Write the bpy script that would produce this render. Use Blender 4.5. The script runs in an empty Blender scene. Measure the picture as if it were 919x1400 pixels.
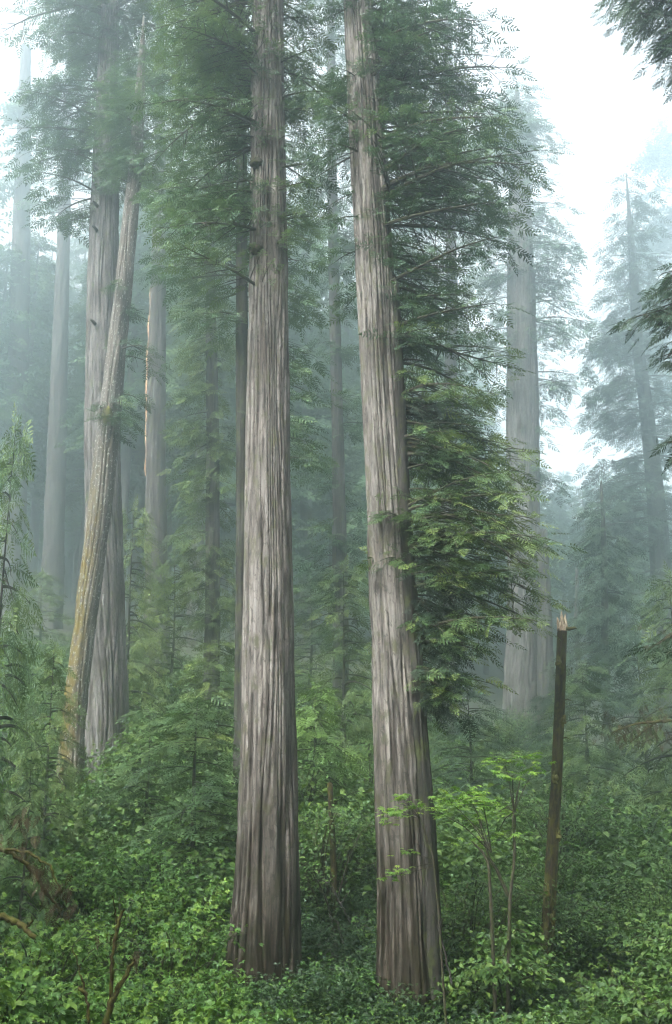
import bpy, math, numpy as np
from math import radians as R, sin, cos, pi

# ------------------------------------------------------------------ basics
FPX, PITCH = 1345.0, R(12.6)          # focal length in photo pixels, camera pitch
CP, SP = cos(PITCH), sin(PITCH)
scene = bpy.context.scene
COL = scene.collection


def far(Y):
    """layout depths beyond 30 m are stretched: the grove runs deep"""
    return np.where(np.asarray(Y, float) > 30, 30 * (np.maximum(Y, 1) / 30.) ** 1.7, Y)[()]


def fr(Y): return float(far(Y) / Y)


def at(px, py, Y):
    """point at depth Y (metres from the camera) seen in the photo at px, py; and metres per pixel there"""
    a, b = (px - 459.5) / FPX, (700 - py) / FPX
    t = Y / (CP - b * SP)
    return np.array([a * t, Y, (SP + b * CP) * t]), t / FPX


_T = np.random.default_rng(7).random((256, 256))


def vnoise(u, v, pu=256):
    u = np.asarray(u, float); v = np.asarray(v, float)
    iu = np.floor(u).astype(int); iv = np.floor(v).astype(int)
    fu, fv = u - iu, v - iv
    fu = fu * fu * (3 - 2 * fu); fv = fv * fv * (3 - 2 * fv)
    a0, a1 = (iu % pu) % 256, ((iu + 1) % pu) % 256
    b0, b1 = iv % 256, (iv + 1) % 256
    return (_T[a0, b0] * (1 - fu) * (1 - fv) + _T[a1, b0] * fu * (1 - fv)
            + _T[a0, b1] * (1 - fu) * fv + _T[a1, b1] * fu * fv)


def sstep(a, b, x):
    t = np.clip((np.asarray(x, float) - a) / (b - a), 0, 1)
    return t * t * (3 - 2 * t)


GY = [-60, -6, 0, 6, 12, 18, 23, 28] + [float(far(y)) for y in (34, 42, 50, 60, 80, 100, 140, 200)]
GZ = [36, -1.4, -1.7, -3.8, -6.1, -7.5, -8.0, -7.7] + [z * fr(y) for y, z in ((34, -5.6), (42, -3.5), (50, -1.8), (60, 1.3), (80, 6.5), (100, 11), (140, 30), (200, 58))]  # starts with an unseen rise behind the camera, added to block low light


def ground(x, y):
    x = np.asarray(x, float); y = np.asarray(y, float)
    h = np.interp(y, GY, GZ)
    h = h - 0.12 * np.clip(x, -45, 45) * sstep(30, 75, y) - .17 * np.clip(x, 0, 28) * sstep(36, 70, y)
    h = h + .5 * np.clip(np.abs(x) - 16 - .5 * np.clip(y, 0, 400), 0, 60)  # unseen side slopes, raised to cut low light from the sides
    h = h + 0.9 * (vnoise(x * .17 + 40, y * .17 + 9) - .5) + .35 * (vnoise(x * .6 + 3, y * .6 + 70) - .5)
    return h


# ------------------------------------------------------------------ mesh accumulator (quads only)
class Acc:
    def __init__(s): s.v, s.f, s.t, s.uv, s.n = [], [], [], [], 0
    def add(s, V, Fq, tint=None, uv=None):
        V = np.asarray(V, np.float32).reshape(-1, 3); Fq = np.asarray(Fq, np.int64).reshape(-1, 4)
        s.v.append(V); s.f.append(Fq + s.n); s.n += len(V)
        s.t.append(np.full(len(V), .5, np.float32) if tint is None else np.asarray(tint, np.float32))
        s.uv.append(np.zeros((len(Fq) * 4, 2), np.float32) if uv is None else np.asarray(uv, np.float32).reshape(-1, 2))
    def inst(s, T, Fq, M, P, tint, ttint=None):
        """copies of template verts T with 3x3 matrices M and positions P"""
        N, m = len(P), len(T)
        if N == 0: return
        V = np.einsum('nij,mj->nmi', M, T) + P[:, None, :]
        F_ = Fq[None] + (np.arange(N) * m)[:, None, None]
        tt = np.repeat(np.asarray(tint), m)
        if ttint is not None: tt = tt + np.tile(ttint, N)
        s.add(V.reshape(-1, 3), F_.reshape(-1, 4), tt)
    def mesh(s, name, mat, smooth=False):
        V = np.concatenate(s.v); Fq = np.concatenate(s.f); t = np.concatenate(s.t); uv = np.concatenate(s.uv)
        me = bpy.data.meshes.new(name)
        me.vertices.add(len(V)); me.vertices.foreach_set('co', V.ravel())
        me.loops.add(len(Fq) * 4); me.loops.foreach_set('vertex_index', Fq.ravel().astype(np.int32))
        me.polygons.add(len(Fq))
        me.polygons.foreach_set('loop_start', np.arange(0, len(Fq) * 4, 4, dtype=np.int32))
        me.polygons.foreach_set('use_smooth', np.full(len(Fq), smooth, bool))
        u = me.uv_layers.new(name='UVMap'); u.data.foreach_set('uv', uv.ravel())
        a = me.attributes.new('tint', 'FLOAT', 'POINT'); a.data.foreach_set('value', t)
        me.update(calc_edges=True)
        me.materials.append(mat)
        return me


def _mesh2(s, name, mat, wood, wmat):
    nf = sum(len(q) for q in s.f)
    if wood.n:
        for v, f, t, u in zip(wood.v, wood.f, wood.t, wood.uv):
            s.v.append(v); s.f.append(f + s.n); s.t.append(t); s.uv.append(u)
        s.n += wood.n
    me = s.mesh(name, mat); me.materials.append(wmat)
    ix = np.zeros(len(me.polygons), np.int32); ix[nf:] = 1
    me.polygons.foreach_set('material_index', ix)
    return me


Acc.mesh2 = _mesh2


def frames(D, up_jit, rng, roll=None):
    X = D / np.linalg.norm(D, axis=1, keepdims=True)
    Z = np.tile([0, 0, 1.], (len(D), 1)) + rng.normal(0, up_jit, (len(D), 3))
    Y = np.cross(Z, X); Y /= np.linalg.norm(Y, axis=1, keepdims=True) + 1e-9
    Z = np.cross(X, Y)
    return np.stack([X, Y, Z], axis=2)


def tube(acc, P, r, sides=6, tint=.5):
    P = np.asarray(P, float); n = len(P); r = np.broadcast_to(r, n)
    T = np.gradient(P, axis=0); T /= np.linalg.norm(T, axis=1, keepdims=True) + 1e-9
    ref = np.array([0, 0, 1.]) if abs(T[:, 2]).mean() < .8 else np.array([1., 0, 0])
    A = np.cross(T, ref); A /= np.linalg.norm(A, axis=1, keepdims=True) + 1e-9
    B = np.cross(T, A)
    a = np.arange(sides) * 2 * pi / sides
    V = P[:, None] + r[:, None, None] * (A[:, None] * np.cos(a)[None, :, None] + B[:, None] * np.sin(a)[None, :, None])
    i, j = np.meshgrid(np.arange(n - 1), np.arange(sides), indexing='ij')
    j2 = (j + 1) % sides
    Fq = np.stack([i * sides + j, i * sides + j2, (i + 1) * sides + j2, (i + 1) * sides + j], -1).reshape(-1, 4)
    ln = np.concatenate([[0], np.cumsum(np.linalg.norm(np.diff(P, axis=0), axis=1))])
    rm = float(np.mean(r)) * 2 * pi
    uv = np.stack([np.stack([j / sides * rm, ln[i]], -1), np.stack([(j + 1) / sides * rm, ln[i]], -1),
                   np.stack([(j + 1) / sides * rm, ln[i + 1]], -1), np.stack([j / sides * rm, ln[i + 1]], -1)], 2).reshape(-1, 2)
    acc.add(V.reshape(-1, 3), Fq, np.full(n * sides, tint), uv)


# ------------------------------------------------------------------ materials
def newmat(name):
    m = bpy.data.materials.new(name); m.use_nodes = True
    nt = m.node_tree; nt.nodes.clear()
    return m, nt, lambda t, **k: mk(nt, t, **k)


def mk(nt, t, **k):
    n = nt.nodes.new(t)
    for a, b in k.items():
        if a.startswith('i_'): n.inputs[a[2:].replace('_', ' ')].default_value = b
        else: setattr(n, a, b)
    return n


def ramp(nt, stops):
    n = nt.nodes.new('ShaderNodeValToRGB'); e = n.color_ramp.elements
    while len(e) < len(stops): e.new(.5)
    for q, (p, c) in zip(e, stops): q.position = p; q.color = (*c, 1)
    return n


def leafmat(name, dark, mid, light, rough=.55, trans=.2, spec=.35, tcol=1.5):
    m, nt, N = newmat(name); L = nt.links.new
    at_ = N('ShaderNodeAttribute', attribute_name='tint')
    oi = N('ShaderNodeObjectInfo')
    ad = N('ShaderNodeMath', operation='MULTIPLY_ADD'); ad.inputs[1].default_value = .22
    L(oi.outputs['Random'], ad.inputs[0]); L(at_.outputs['Fac'], ad.inputs[2])
    sb = N('ShaderNodeMath', operation='SUBTRACT'); sb.inputs[1].default_value = .11
    L(ad.outputs[0], sb.inputs[0])
    r = ramp(nt, [(0, dark), (.5, mid), (1, light)]); L(sb.outputs[0], r.inputs[0])
    p = N('ShaderNodeBsdfPrincipled', i_Roughness=rough); p.inputs['Specular IOR Level'].default_value = spec
    L(r.outputs[0], p.inputs['Base Color'])
    tr = N('ShaderNodeBsdfTranslucent')
    mx = N('ShaderNodeMix', data_type='RGBA', blend_type='MULTIPLY'); mx.inputs[0].default_value = 1
    L(r.outputs[0], mx.inputs[6]); mx.inputs[7].default_value = (tcol, tcol * 1.05, tcol * .6, 1)
    L(mx.outputs[2], tr.inputs[0])
    ms = N('ShaderNodeMixShader'); ms.inputs[0].default_value = trans
    L(p.outputs[0], ms.inputs[1]); L(tr.outputs[0], ms.inputs[2])
    o = N('ShaderNodeOutputMaterial'); L(ms.outputs[0], o.inputs[0])
    return m


def barkmat(name, deep, mid, pale, moss=0.15, mosscol=(.06, .065, .02), su=1.0, lichen=0.0, mossband=None, bump=.6, base=0):
    """fibrous furrowed bark; u runs round the trunk, v up it, both in metres"""
    m, nt, N = newmat(name); L = nt.links.new
    uv = N('ShaderNodeUVMap', uv_map='UVMap')
    def noise(sx, sy, det=4, rough=.6, dist=0.):
        mp = N('ShaderNodeMapping'); mp.inputs['Scale'].default_value = (sx * su, sy * su, 1)
        L(uv.outputs[0], mp.inputs[0])
        n = N('ShaderNodeTexNoise', noise_dimensions='2D'); n.inputs['Scale'].default_value = 1
        n.inputs['Detail'].default_value = det; n.inputs['Roughness'].default_value = rough
        n.inputs['Distortion'].default_value = dist
        L(mp.outputs[0], n.inputs['Vector']); return n.outputs['Fac']
    fib, strip, blot, mo = noise(15, 1.1, 7, .8, .3), noise(8, .3, 5, .65, .3), noise(1.5, .5, 6, .65), noise(3.2, 1.6, 8, .7)
    crk = noise(9, 3.2, 5, .7, .6)
    a = N('ShaderNodeMath', operation='MULTIPLY_ADD'); a.inputs[1].default_value = .55
    b = N('ShaderNodeMath', operation='MULTIPLY'); b.inputs[1].default_value = .45
    L(strip, b.inputs[0]); L(fib, a.inputs[0]); L(b.outputs[0], a.inputs[2])
    r = ramp(nt, [(.39, deep), (.47, mid), (.60, pale)]); L(a.outputs[0], r.inputs[0])
    h = ramp(nt, [(.35, (.55, .50, .47)), (.5, (.95, .94, .95)), (.65, (1.15, 1.12, 1.1))]); L(blot, h.inputs[0])
    m1 = N('ShaderNodeMix', data_type='RGBA', blend_type='MULTIPLY'); m1.inputs[0].default_value = .8
    L(r.outputs[0], m1.inputs[6]); L(h.outputs[0], m1.inputs[7])
    kc = ramp(nt, [(.38, (.35, .32, .3)), (.47, (1, 1, 1))]); L(crk, kc.inputs[0])
    m5 = N('ShaderNodeMix', data_type='RGBA', blend_type='MULTIPLY'); m5.inputs[0].default_value = .85
    L(m1.outputs[2], m5.inputs[6]); L(kc.outputs[0], m5.inputs[7])
    col = m5.outputs[2]
    if moss > 0:
        k = ramp(nt, [(.62 - moss * .5, (0, 0, 0)), (.70 - moss * .4, (1, 1, 1))]); L(mo, k.inputs[0])
        fac = k.outputs[0]
        if mossband:                                   # moss keeps to one side of the stem
            sx = N('ShaderNodeSeparateXYZ'); L(uv.outputs[0], sx.inputs[0])
            d = N('ShaderNodeMath', operation='SUBTRACT'); L(sx.outputs[0], d.inputs[0]); d.inputs[1].default_value = mossband[0]
            ab = N('ShaderNodeMath', operation='ABSOLUTE'); L(d.outputs[0], ab.inputs[0])
            mr = N('ShaderNodeMapRange'); mr.inputs[1].default_value = mossband[1]; mr.inputs[2].default_value = mossband[1] * .4
            L(ab.outputs[0], mr.inputs[0])
            mu = N('ShaderNodeMath', operation='MULTIPLY'); L(mr.outputs[0], mu.inputs[0]); L(k.outputs[0], mu.inputs[1])
            hv = N('ShaderNodeMath', operation='MULTIPLY_ADD'); L(blot, hv.inputs[0]); hv.inputs[1].default_value = 14; L(sx.outputs[1], hv.inputs[2])
            mv = N('ShaderNodeMapRange'); mv.inputs[1].default_value = 27; mv.inputs[2].default_value = 17; L(hv.outputs[0], mv.inputs[0])
            mw = N('ShaderNodeMath', operation='MULTIPLY'); L(mu.outputs[0], mw.inputs[0]); L(mv.outputs[0], mw.inputs[1])
            fac = mw.outputs[0]
        m2 = N('ShaderNodeMix', data_type='RGBA'); L(fac, m2.inputs[0]); L(col, m2.inputs[6]); m2.inputs[7].default_value = (*mosscol, 1)
        col = m2.outputs[2]
    if lichen > 0:
        sp = noise(9, 6, 2, .5); k = ramp(nt, [(.66 - lichen * .2, (0, 0, 0)), (.70 - lichen * .2, (1, 1, 1))]); L(sp, k.inputs[0])
        m3 = N('ShaderNodeMix', data_type='RGBA'); L(k.outputs[0], m3.inputs[0]); L(col, m3.inputs[6]); m3.inputs[7].default_value = (.3, .31, .28, 1)
        col = m3.outputs[2]
    if base:                                           # old fire char and damp, plus painted ground shade, in ragged tongues on the butt
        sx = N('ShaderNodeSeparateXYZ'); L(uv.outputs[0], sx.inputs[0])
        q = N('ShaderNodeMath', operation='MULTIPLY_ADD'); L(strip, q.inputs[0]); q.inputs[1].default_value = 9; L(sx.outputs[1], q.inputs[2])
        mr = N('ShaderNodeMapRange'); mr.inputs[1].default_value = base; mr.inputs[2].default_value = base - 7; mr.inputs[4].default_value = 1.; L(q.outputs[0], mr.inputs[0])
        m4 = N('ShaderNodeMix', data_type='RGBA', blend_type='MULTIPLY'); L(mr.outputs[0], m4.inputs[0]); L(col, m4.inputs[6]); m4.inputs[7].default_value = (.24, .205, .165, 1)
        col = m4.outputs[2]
    p = N('ShaderNodeBsdfPrincipled', i_Roughness=.9); p.inputs['Specular IOR Level'].default_value = .15
    L(col, p.inputs['Base Color'])
    bu = N('ShaderNodeBump'); bu.inputs['Strength'].default_value = bump; bu.inputs['Distance'].default_value = .05
    L(a.outputs[0], bu.inputs['Height']); L(bu.outputs[0], p.inputs['Normal'])
    o = N('ShaderNodeOutputMaterial'); L(p.outputs[0], o.inputs[0])
    return m


def soilmat():
    m, nt, N = newmat('forest_soil'); L = nt.links.new
    tc = N('ShaderNodeTexCoord')
    n = N('ShaderNodeTexNoise'); n.inputs['Scale'].default_value = .9; n.inputs['Detail'].default_value = 9
    L(tc.outputs['Object'], n.inputs['Vector'])
    r = ramp(nt, [(.35, (.018, .013, .009)), (.5, (.035, .026, .016)), (.6, (.03, .042, .014)), (.72, (.05, .075, .02))])
    L(n.outputs['Fac'], r.inputs[0])
    p = N('ShaderNodeBsdfPrincipled', i_Roughness=1.); L(r.outputs[0], p.inputs['Base Color'])
    bu = N('ShaderNodeBump'); bu.inputs['Distance'].default_value = .2; L(n.outputs['Fac'], bu.inputs['Height']); L(bu.outputs[0], p.inputs['Normal'])
    o = N('ShaderNodeOutputMaterial'); L(p.outputs[0], o.inputs[0])
    return m


M = dict(
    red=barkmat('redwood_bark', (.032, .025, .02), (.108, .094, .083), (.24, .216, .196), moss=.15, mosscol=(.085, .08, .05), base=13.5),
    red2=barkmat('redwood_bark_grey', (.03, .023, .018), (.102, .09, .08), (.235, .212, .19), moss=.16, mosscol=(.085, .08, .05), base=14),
    left=barkmat('old_redwood_bark', (.026, .02, .017), (.085, .076, .071), (.18, .165, .155), moss=.10, mosscol=(.07, .075, .035)),
    lean=barkmat('mossy_leaning_bark', (.035, .027, .021), (.085, .072, .06), (.17, .15, .13), moss=.45, mosscol=(.115, .085, .022), lichen=.08, mossband=(1.3, 1.15)),
    dark=barkmat('dark_conifer_bark', (.010, .009, .008), (.027, .024, .021), (.06, .054, .048), moss=.2, mosscol=(.045, .05, .02)),
    far=barkmat('far_trunk_bark', (.022, .018, .016), (.05, .044, .041), (.09, .08, .076), moss=.1, su=.7),
    snag=barkmat('mossy_snag_bark', (.010, .008, .006), (.028, .020, .014), (.065, .047, .032), moss=.3, mosscol=(.06, .055, .014), su=2),
    limb=barkmat('limb_bark', (.02, .016, .013), (.05, .04, .033), (.09, .075, .06), moss=.3, mosscol=(.05, .055, .02), su=3),
    mosslimb=barkmat('moss_covered_limb', (.02, .014, .008), (.055, .038, .018), (.11, .08, .04), moss=.4, mosscol=(.085, .08, .018), su=3),
    wood=barkmat('splintered_wood', (.22, .14, .08), (.40, .30, .2), (.58, .47, .36), moss=0, su=4),
    scar=barkmat('bare_scar_wood', (.2, .10, .05), (.36, .2, .11), (.5, .34, .22), moss=0, su=2),
    burl=barkmat('mossy_burl_bark', (.03, .024, .016), (.07, .06, .03), (.13, .11, .05), moss=.5, mosscol=(.09, .085, .022), su=3),
    soil=soilmat(),
    need=leafmat('redwood_needles', (.018, .038, .02), (.045, .09, .038), (.115, .165, .05), rough=.6, trans=.2),
    needy=leafmat('yellow_green_needles', (.014, .032, .013), (.045, .09, .026), (.135, .18, .038), rough=.6, trans=.2),
    needd=leafmat('dark_needles', (.014, .027, .017), (.028, .052, .028), (.055, .085, .034), rough=.6, trans=.22),
    hem=leafmat('hemlock_needles', (.014, .03, .009), (.066, .105, .023), (.17, .205, .036), rough=.6, trans=.2),
    bri=leafmat('bright_broad_leaves', (.012, .034, .008), (.064, .142, .022), (.18, .27, .035), rough=.5, trans=.2),
    mid=leafmat('mid_broad_leaves', (.009, .024, .006), (.048, .100, .019), (.125, .185, .03), rough=.5, trans=.2),
    drk=leafmat('dark_small_leaves', (.007, .017, .007), (.022, .05, .016), (.06, .10, .024), rough=.5, trans=.25),
    glo=leafmat('glossy_broad_leaves', (.012, .032, .018), (.03, .07, .034), (.06, .115, .045), rough=.27, trans=.2, spec=.7),
    map=leafmat('maple_leaves', (.06, .13, .025), (.12, .22, .036), (.24, .32, .05), rough=.5, trans=.45),
    dead=leafmat('dead_brown_needles', (.02, .013, .008), (.05, .033, .016), (.10, .065, .03), rough=.8, trans=.1),
    fern=leafmat('fern_pinnae', (.014, .035, .009), (.055, .11, .022), (.13, .20, .032), rough=.5, trans=.2),
)


# ------------------------------------------------------------------ things
def props(o, label=None, cat=None, group=None, kind=None):
    for k, v in (('label', label), ('category', cat), ('group', group), ('kind', kind)):
        if v: o[k] = v
    return o


def empty(name, loc, label, cat, group=None):
    o = bpy.data.objects.new(name, None); COL.objects.link(o); o.location = loc
    o.empty_display_size = .3
    return props(o, label, cat, group)


def part(name, me, root=None, loc=None):
    o = bpy.data.objects.new(name, me); COL.objects.link(o)
    if root is not None: o.parent = root
    if loc is not None: o.location = loc
    return o


def copy_thing(root, loc, rz=0., s=1., label=None, group=None):
    r = root.copy(); COL.objects.link(r); r.location = loc; r.rotation_euler = (0, 0, rz)
    r.scale = (s, s, s) if np.isscalar(s) else s
    if label: r['label'] = label
    if group: r['group'] = group
    for ch in root.children:
        c = ch.copy(); COL.objects.link(c); c.parent = r
        for g in ch.children:
            d = g.copy(); COL.objects.link(d); d.parent = c
    return r


# ------------------------------------------------------------------ trunks
class Trunk:
    """pts: (py, px, width in pixels) down the stem as seen in the photo, standing at depth Y"""
    def __init__(s, pts, Y, top=None, ext=None):
        s.k = fr(Y); top = None if top is None else top * (s.k if Y > 30 else 1); Y = float(far(Y))
        w = [(*at(px, py, Y), wd) for py, px, wd in pts]
        a = sorted([(p[2], p[0], wd * k / 2) for p, k, wd in w])
        zs, xs, rs = map(list, zip(*a))
        s.ztopvis = zs[-1]
        gb = float(ground(xs[0], Y)) - .5
        if zs[0] > gb:
            d = zs[0] - gb
            zs.insert(0, gb); xs.insert(0, xs[0]); rs.insert(0, rs[0] * (1 + .05 * min(d, 3)))
        if top is not None and top > zs[-1]:
            sl = (xs[-1] - xs[-2]) / (zs[-1] - zs[-2] + 1e-6); d = top - zs[-1]
            n = 4
            z1, x1, r1 = zs[-1], xs[-1], rs[-1]
            for i in range(1, n + 1):
                q = i / n
                zs.append(z1 + d * q); xs.append(x1 + sl * d * q * .7); rs.append(max(.05, r1 * (1 - q) + .05 * q))
        z = np.arange(zs[0], zs[-1], .1); k = np.ones(15) / 15
        sm = lambda q: np.convolve(np.pad(np.interp(z, zs, q), 7, mode='reflect', reflect_type='odd'), k, 'valid')
        s.z, s.x, s.r, s.Y = z, sm(xs), np.maximum(sm(rs), .03), Y
        s.z0, s.z1 = z[0], z[-1]
    def c(s, z): return np.array([np.interp(z, s.z, s.x), s.Y, z])
    def rad(s, z): return float(np.interp(z, s.z, s.r))
    @property
    def base(s): return np.array([s.x[0], s.Y, float(ground(s.x[0], s.Y))])
    def build(s, acc, segs=96, dz=.16, furrow=.045, ridge=.16, flute=.10, seed=0, origin=(0, 0, 0), jag=0., twist=.0):
        rng = np.random.default_rng(seed)
        zs = np.arange(s.z0, s.z1 + dz * .5, dz); n = len(zs)
        cx = np.interp(zs, s.z, s.x); r = np.interp(zs, s.z, s.r)
        a = np.arange(segs) * 2 * pi / segs
        A, Z = np.meshgrid(a, zs, indexing='xy'); Rr = np.repeat(r[:, None], segs, 1)
        nr = max(6, int(2 * pi * s.r[:len(s.r) // 2].mean() / ridge))
        o1, o2 = rng.uniform(0, 90, 2)
        un = A / (2 * pi) * nr + 1.3 * (vnoise(A / (2 * pi) * 8, Z * .16 + o1, 8) - .5) * 2 + twist * Z
        nv = vnoise(un, Z * .2 + o2, nr); v2 = vnoise(un * 2, Z * .9 + o1, nr * 2); v3 = vnoise(un * 1.5, Z * 2.2 + o2, int(nr * 1.5))
        d = -furrow * 1.5 * np.exp(-((nv - .5) / .11) ** 2) - furrow * .6 * (v2 - .5) - furrow * .5 * (v3 - .5)
        hb = np.exp(-(Z - s.z0) / 4.5)
        lob = (vnoise(A / (2 * pi) * 7, Z * .12 + o2, 7) - .5)
        d = d * (1 + .8 * hb) + Rr * flute * lob * (.35 + 3.2 * hb) + (vnoise(A / (2 * pi) * 5, Z * .8 + o1, 5) - .5) * .05 * Rr
        Rr = Rr * (1 + .10 * hb * 0) + d * np.minimum(1, Rr / .3)
        Rr[-1] *= .3
        ang = A + pi / 2
        X = cx[:, None] + Rr * np.cos(ang); Yy = s.Y + Rr * np.sin(ang)
        if jag:
            top = Z > s.z1 - jag
            Z = np.where(top, s.z1 - jag + (Z - s.z1 + jag) * (.25 + .75 * vnoise(A / (2 * pi) * 9, 0 * Z + o1, 9)), Z)
        V = np.stack([X, Yy, Z], -1).reshape(-1, 3) - np.asarray(origin)
        i, j = np.meshgrid(np.arange(n - 1), np.arange(segs), indexing='ij'); j2 = (j + 1) % segs
        Fq = np.stack([i * segs + j, i * segs + j2, (i + 1) * segs + j2, (i + 1) * segs + j], -1).reshape(-1, 4)
        rm = float(r[: n // 2].mean()); U = rm * 2 * pi / segs
        vs_ = zs - zs[0]
        uv = np.stack([np.stack([j * U, vs_[i]], -1), np.stack([(j + 1) * U, vs_[i]], -1),
                       np.stack([(j + 1) * U, vs_[i + 1]], -1), np.stack([j * U, vs_[i + 1]], -1)], 2).reshape(-1, 2)
        acc.add(V, Fq, None, uv)


# ------------------------------------------------------------------ foliage templates
def leafquad(b, d, l, w):
    d = np.asarray(d, float); d /= np.linalg.norm(d); n = np.array([-d[1], d[0], 0])
    b = np.asarray(b, float)
    return [b, b + d * l * .45 + n * w, b + d * l + np.array([0, 0, -.06 * l]), b + d * l * .45 - n * w]


def make_spray(n, ang=58, ll=.40, w=.035, seed=0):
    rng = np.random.default_rng(seed); v = []; t = []
    for i in range(n):
        s = .06 + .84 * i / (n - 1)
        l = ll * (.45 + .55 * sin(pi * min(1, .25 + s * .8))) * (1.05 - .55 * s)
        for sd in (-1, 1):
            a = R(ang - 14 * s + rng.uniform(-8, 8)) * sd
            v += leafquad((s, 0, -.10 * s * s), (cos(a), sin(a), -.12 + rng.uniform(-.12, .12)), l * rng.uniform(.8, 1.15), w)
            t += [-.06, 0, .16, 0]
    v += leafquad((.9, 0, -.08), (1, 0, -.2), .24, w); t += [0, 0, .2, 0]
    v += leafquad((0, 0, 0), (1, 0, -.1), 1.0, w * .35); t += [-.15] * 4
    return np.array(v), np.arange(len(v)).reshape(-1, 4), np.array(t)


SPRAY = {'fine': make_spray(9, w=.036), 'mid': make_spray(6, w=.040, ll=.46), 'far': make_spray(4, w=.085, ll=.48)}


def add_sprays(acc, rng, P, D, size, kind, jit=.35, tmean=.5, tsd=.08):
    T, Fq, tt = SPRAY[kind]
    Mx = frames(D, jit, rng) * size[:, None, None]
    acc.inst(T, Fq, Mx, P, np.clip(rng.normal(tmean, tsd, len(P)), 0.05, .95), tt)


def branch(fol, wood, rng, o, az, L, el=.1, droop=.25, sl=.5, nsec=12, nspr=4, r0=.06, kind='fine', spread=1., hang=.25, bare=.12, tmean=.5, twigs=True, curve=.1, tips=0., tin=.42):
    az = az + 0.; s = np.linspace(0, 1, 9)
    cb, wb = rng.uniform(-curve, curve), rng.uniform(0, 6)
    def P(s):
        s = np.asarray(s, float); h = L * s * cos(el)
        side = L * cb * s * s + .03 * L * np.sin(s * 5 + wb) * s
        return np.stack([o[0] + h * cos(az) - side * sin(az), o[1] + h * sin(az) + side * cos(az), o[2] + L * (s * sin(el) - droop * s * s)], -1)
    if wood is not None: tube(wood, P(s), r0 * (1.02 - s) ** .8 + .006, 6)
    if fol is None: return
    sj = np.clip(np.linspace(bare, 1, nsec) + rng.uniform(-.04, .04, nsec), bare * .8, 1); sj[-1] = 1
    tan = P(sj + .01) - P(sj - .01); tan /= np.linalg.norm(tan, axis=1, keepdims=True)
    sg = np.where(np.arange(nsec) % 2 == 0, 1, -1) * rng.uniform(.6, 1.25, nsec) * 1.05; sg[-1] = 0
    c_, s_ = np.cos(sg), np.sin(sg)
    D = np.stack([tan[:, 0] * c_ - tan[:, 1] * s_, tan[:, 0] * s_ + tan[:, 1] * c_, tan[:, 2] * .6 + rng.uniform(-.25, .2, nsec)], -1)
    lj = np.maximum(L * (.46 * (1 - sj) + .13) * rng.uniform(.55, 1.25, nsec) * spread, sl * .5)
    Pj = P(sj)
    if wood is not None and twigs:
        for k in range(nsec):
            q = np.linspace(0, 1, 4)
            tube(wood, Pj[k] + D[k] * lj[k] * q[:, None] + np.stack([0 * q, 0 * q, -hang * lj[k] * q * q], -1), (.35 * r0 * (1.05 - sj[k] * .6)) * (1.05 - q) + .004, 4)
    t = np.tile(np.linspace(tin, 1, nspr), nsec) + rng.uniform(-.08, .08, nsec * nspr); t = np.clip(t, .05, 1)
    J = np.repeat(np.arange(nsec), nspr)
    pos = Pj[J] + D[J] * (lj[J] * t)[:, None]; pos[:, 2] -= hang * lj[J] * t * t
    sa = np.where(np.arange(len(J)) % 2 == 0, 1, -1) * rng.uniform(.2, 1.0, len(J)); sa[nspr - 1::nspr] *= .3
    c_, s_ = np.cos(sa), np.sin(sa)
    SD = np.stack([D[J, 0] * c_ - D[J, 1] * s_, D[J, 0] * s_ + D[J, 1] * c_, D[J, 2] * .5 - hang * t - rng.uniform(-.2, .3, len(J))], -1)
    pos += rng.normal(0, .22 * sl, pos.shape)
    okk = np.repeat(rng.random(nsec) > .18, nspr); J, t, pos, SD = J[okk], t[okk], pos[okk], SD[okk]
    tmean = tmean + rng.normal(0, .11); tips = tips * rng.uniform(0, 1.8)
    add_sprays(fol, rng, pos, SD, sl * rng.uniform(.6, 1.25, len(J)), kind, .45, tmean + tips * (np.maximum(sj[J], t) > .8))


def reach(fol, wood, rng, tr, target, org, **k):
    """a branch of trunk tr that ends near target"""
    el, droop = k.pop('el', .1), k.pop('droop', .25)
    d = target[:2] - np.array([tr.c(target[2])[0], tr.Y]); hor = np.hypot(*d)
    L = hor / cos(el)
    z0 = np.clip(target[2] - L * (sin(el) - droop), tr.z0 + .5, tr.z1 - .2)
    o = tr.c(z0) - np.asarray(org)
    az = math.atan2(d[1], d[0])
    branch(fol, wood, rng, o, az, L, el, droop, **k)


def crown_boxes(fol, wood, rng, tr, org, boxes, dep=.6, **k):
    """boxes: (x0,y0,x1,y1,n) in the photo; branches reach from the stem to points there, at varied depth"""
    for x0, y0, x1, y1, n in boxes:
        for _ in range(n):
            px, py = rng.uniform(x0, x1), rng.uniform(y0, y1)
            p, _m = at(px, py, tr.Y)
            dx = abs(p[0] - tr.c(p[2])[0])
            p2, _m = at(px, py, tr.Y + rng.uniform(-1, 1) * dep * (dx + .8))
            kk = dict(k); kk['el'] = rng.uniform(*k.get('el', (0., .3))); kk['droop'] = rng.uniform(*k.get('droop', (.2, .45)))
            hor = max(np.hypot(p2[0] - tr.c(p2[2])[0], p2[1] - tr.Y), .3)
            kk['nsec'] = int(np.clip(hor * k.get('sec', 4.5), 5, 18)); kk.pop('sec', None)
            kk['r0'] = .012 * hor + .010
            reach(fol, wood, rng, tr, p2, org, **kk)


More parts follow.
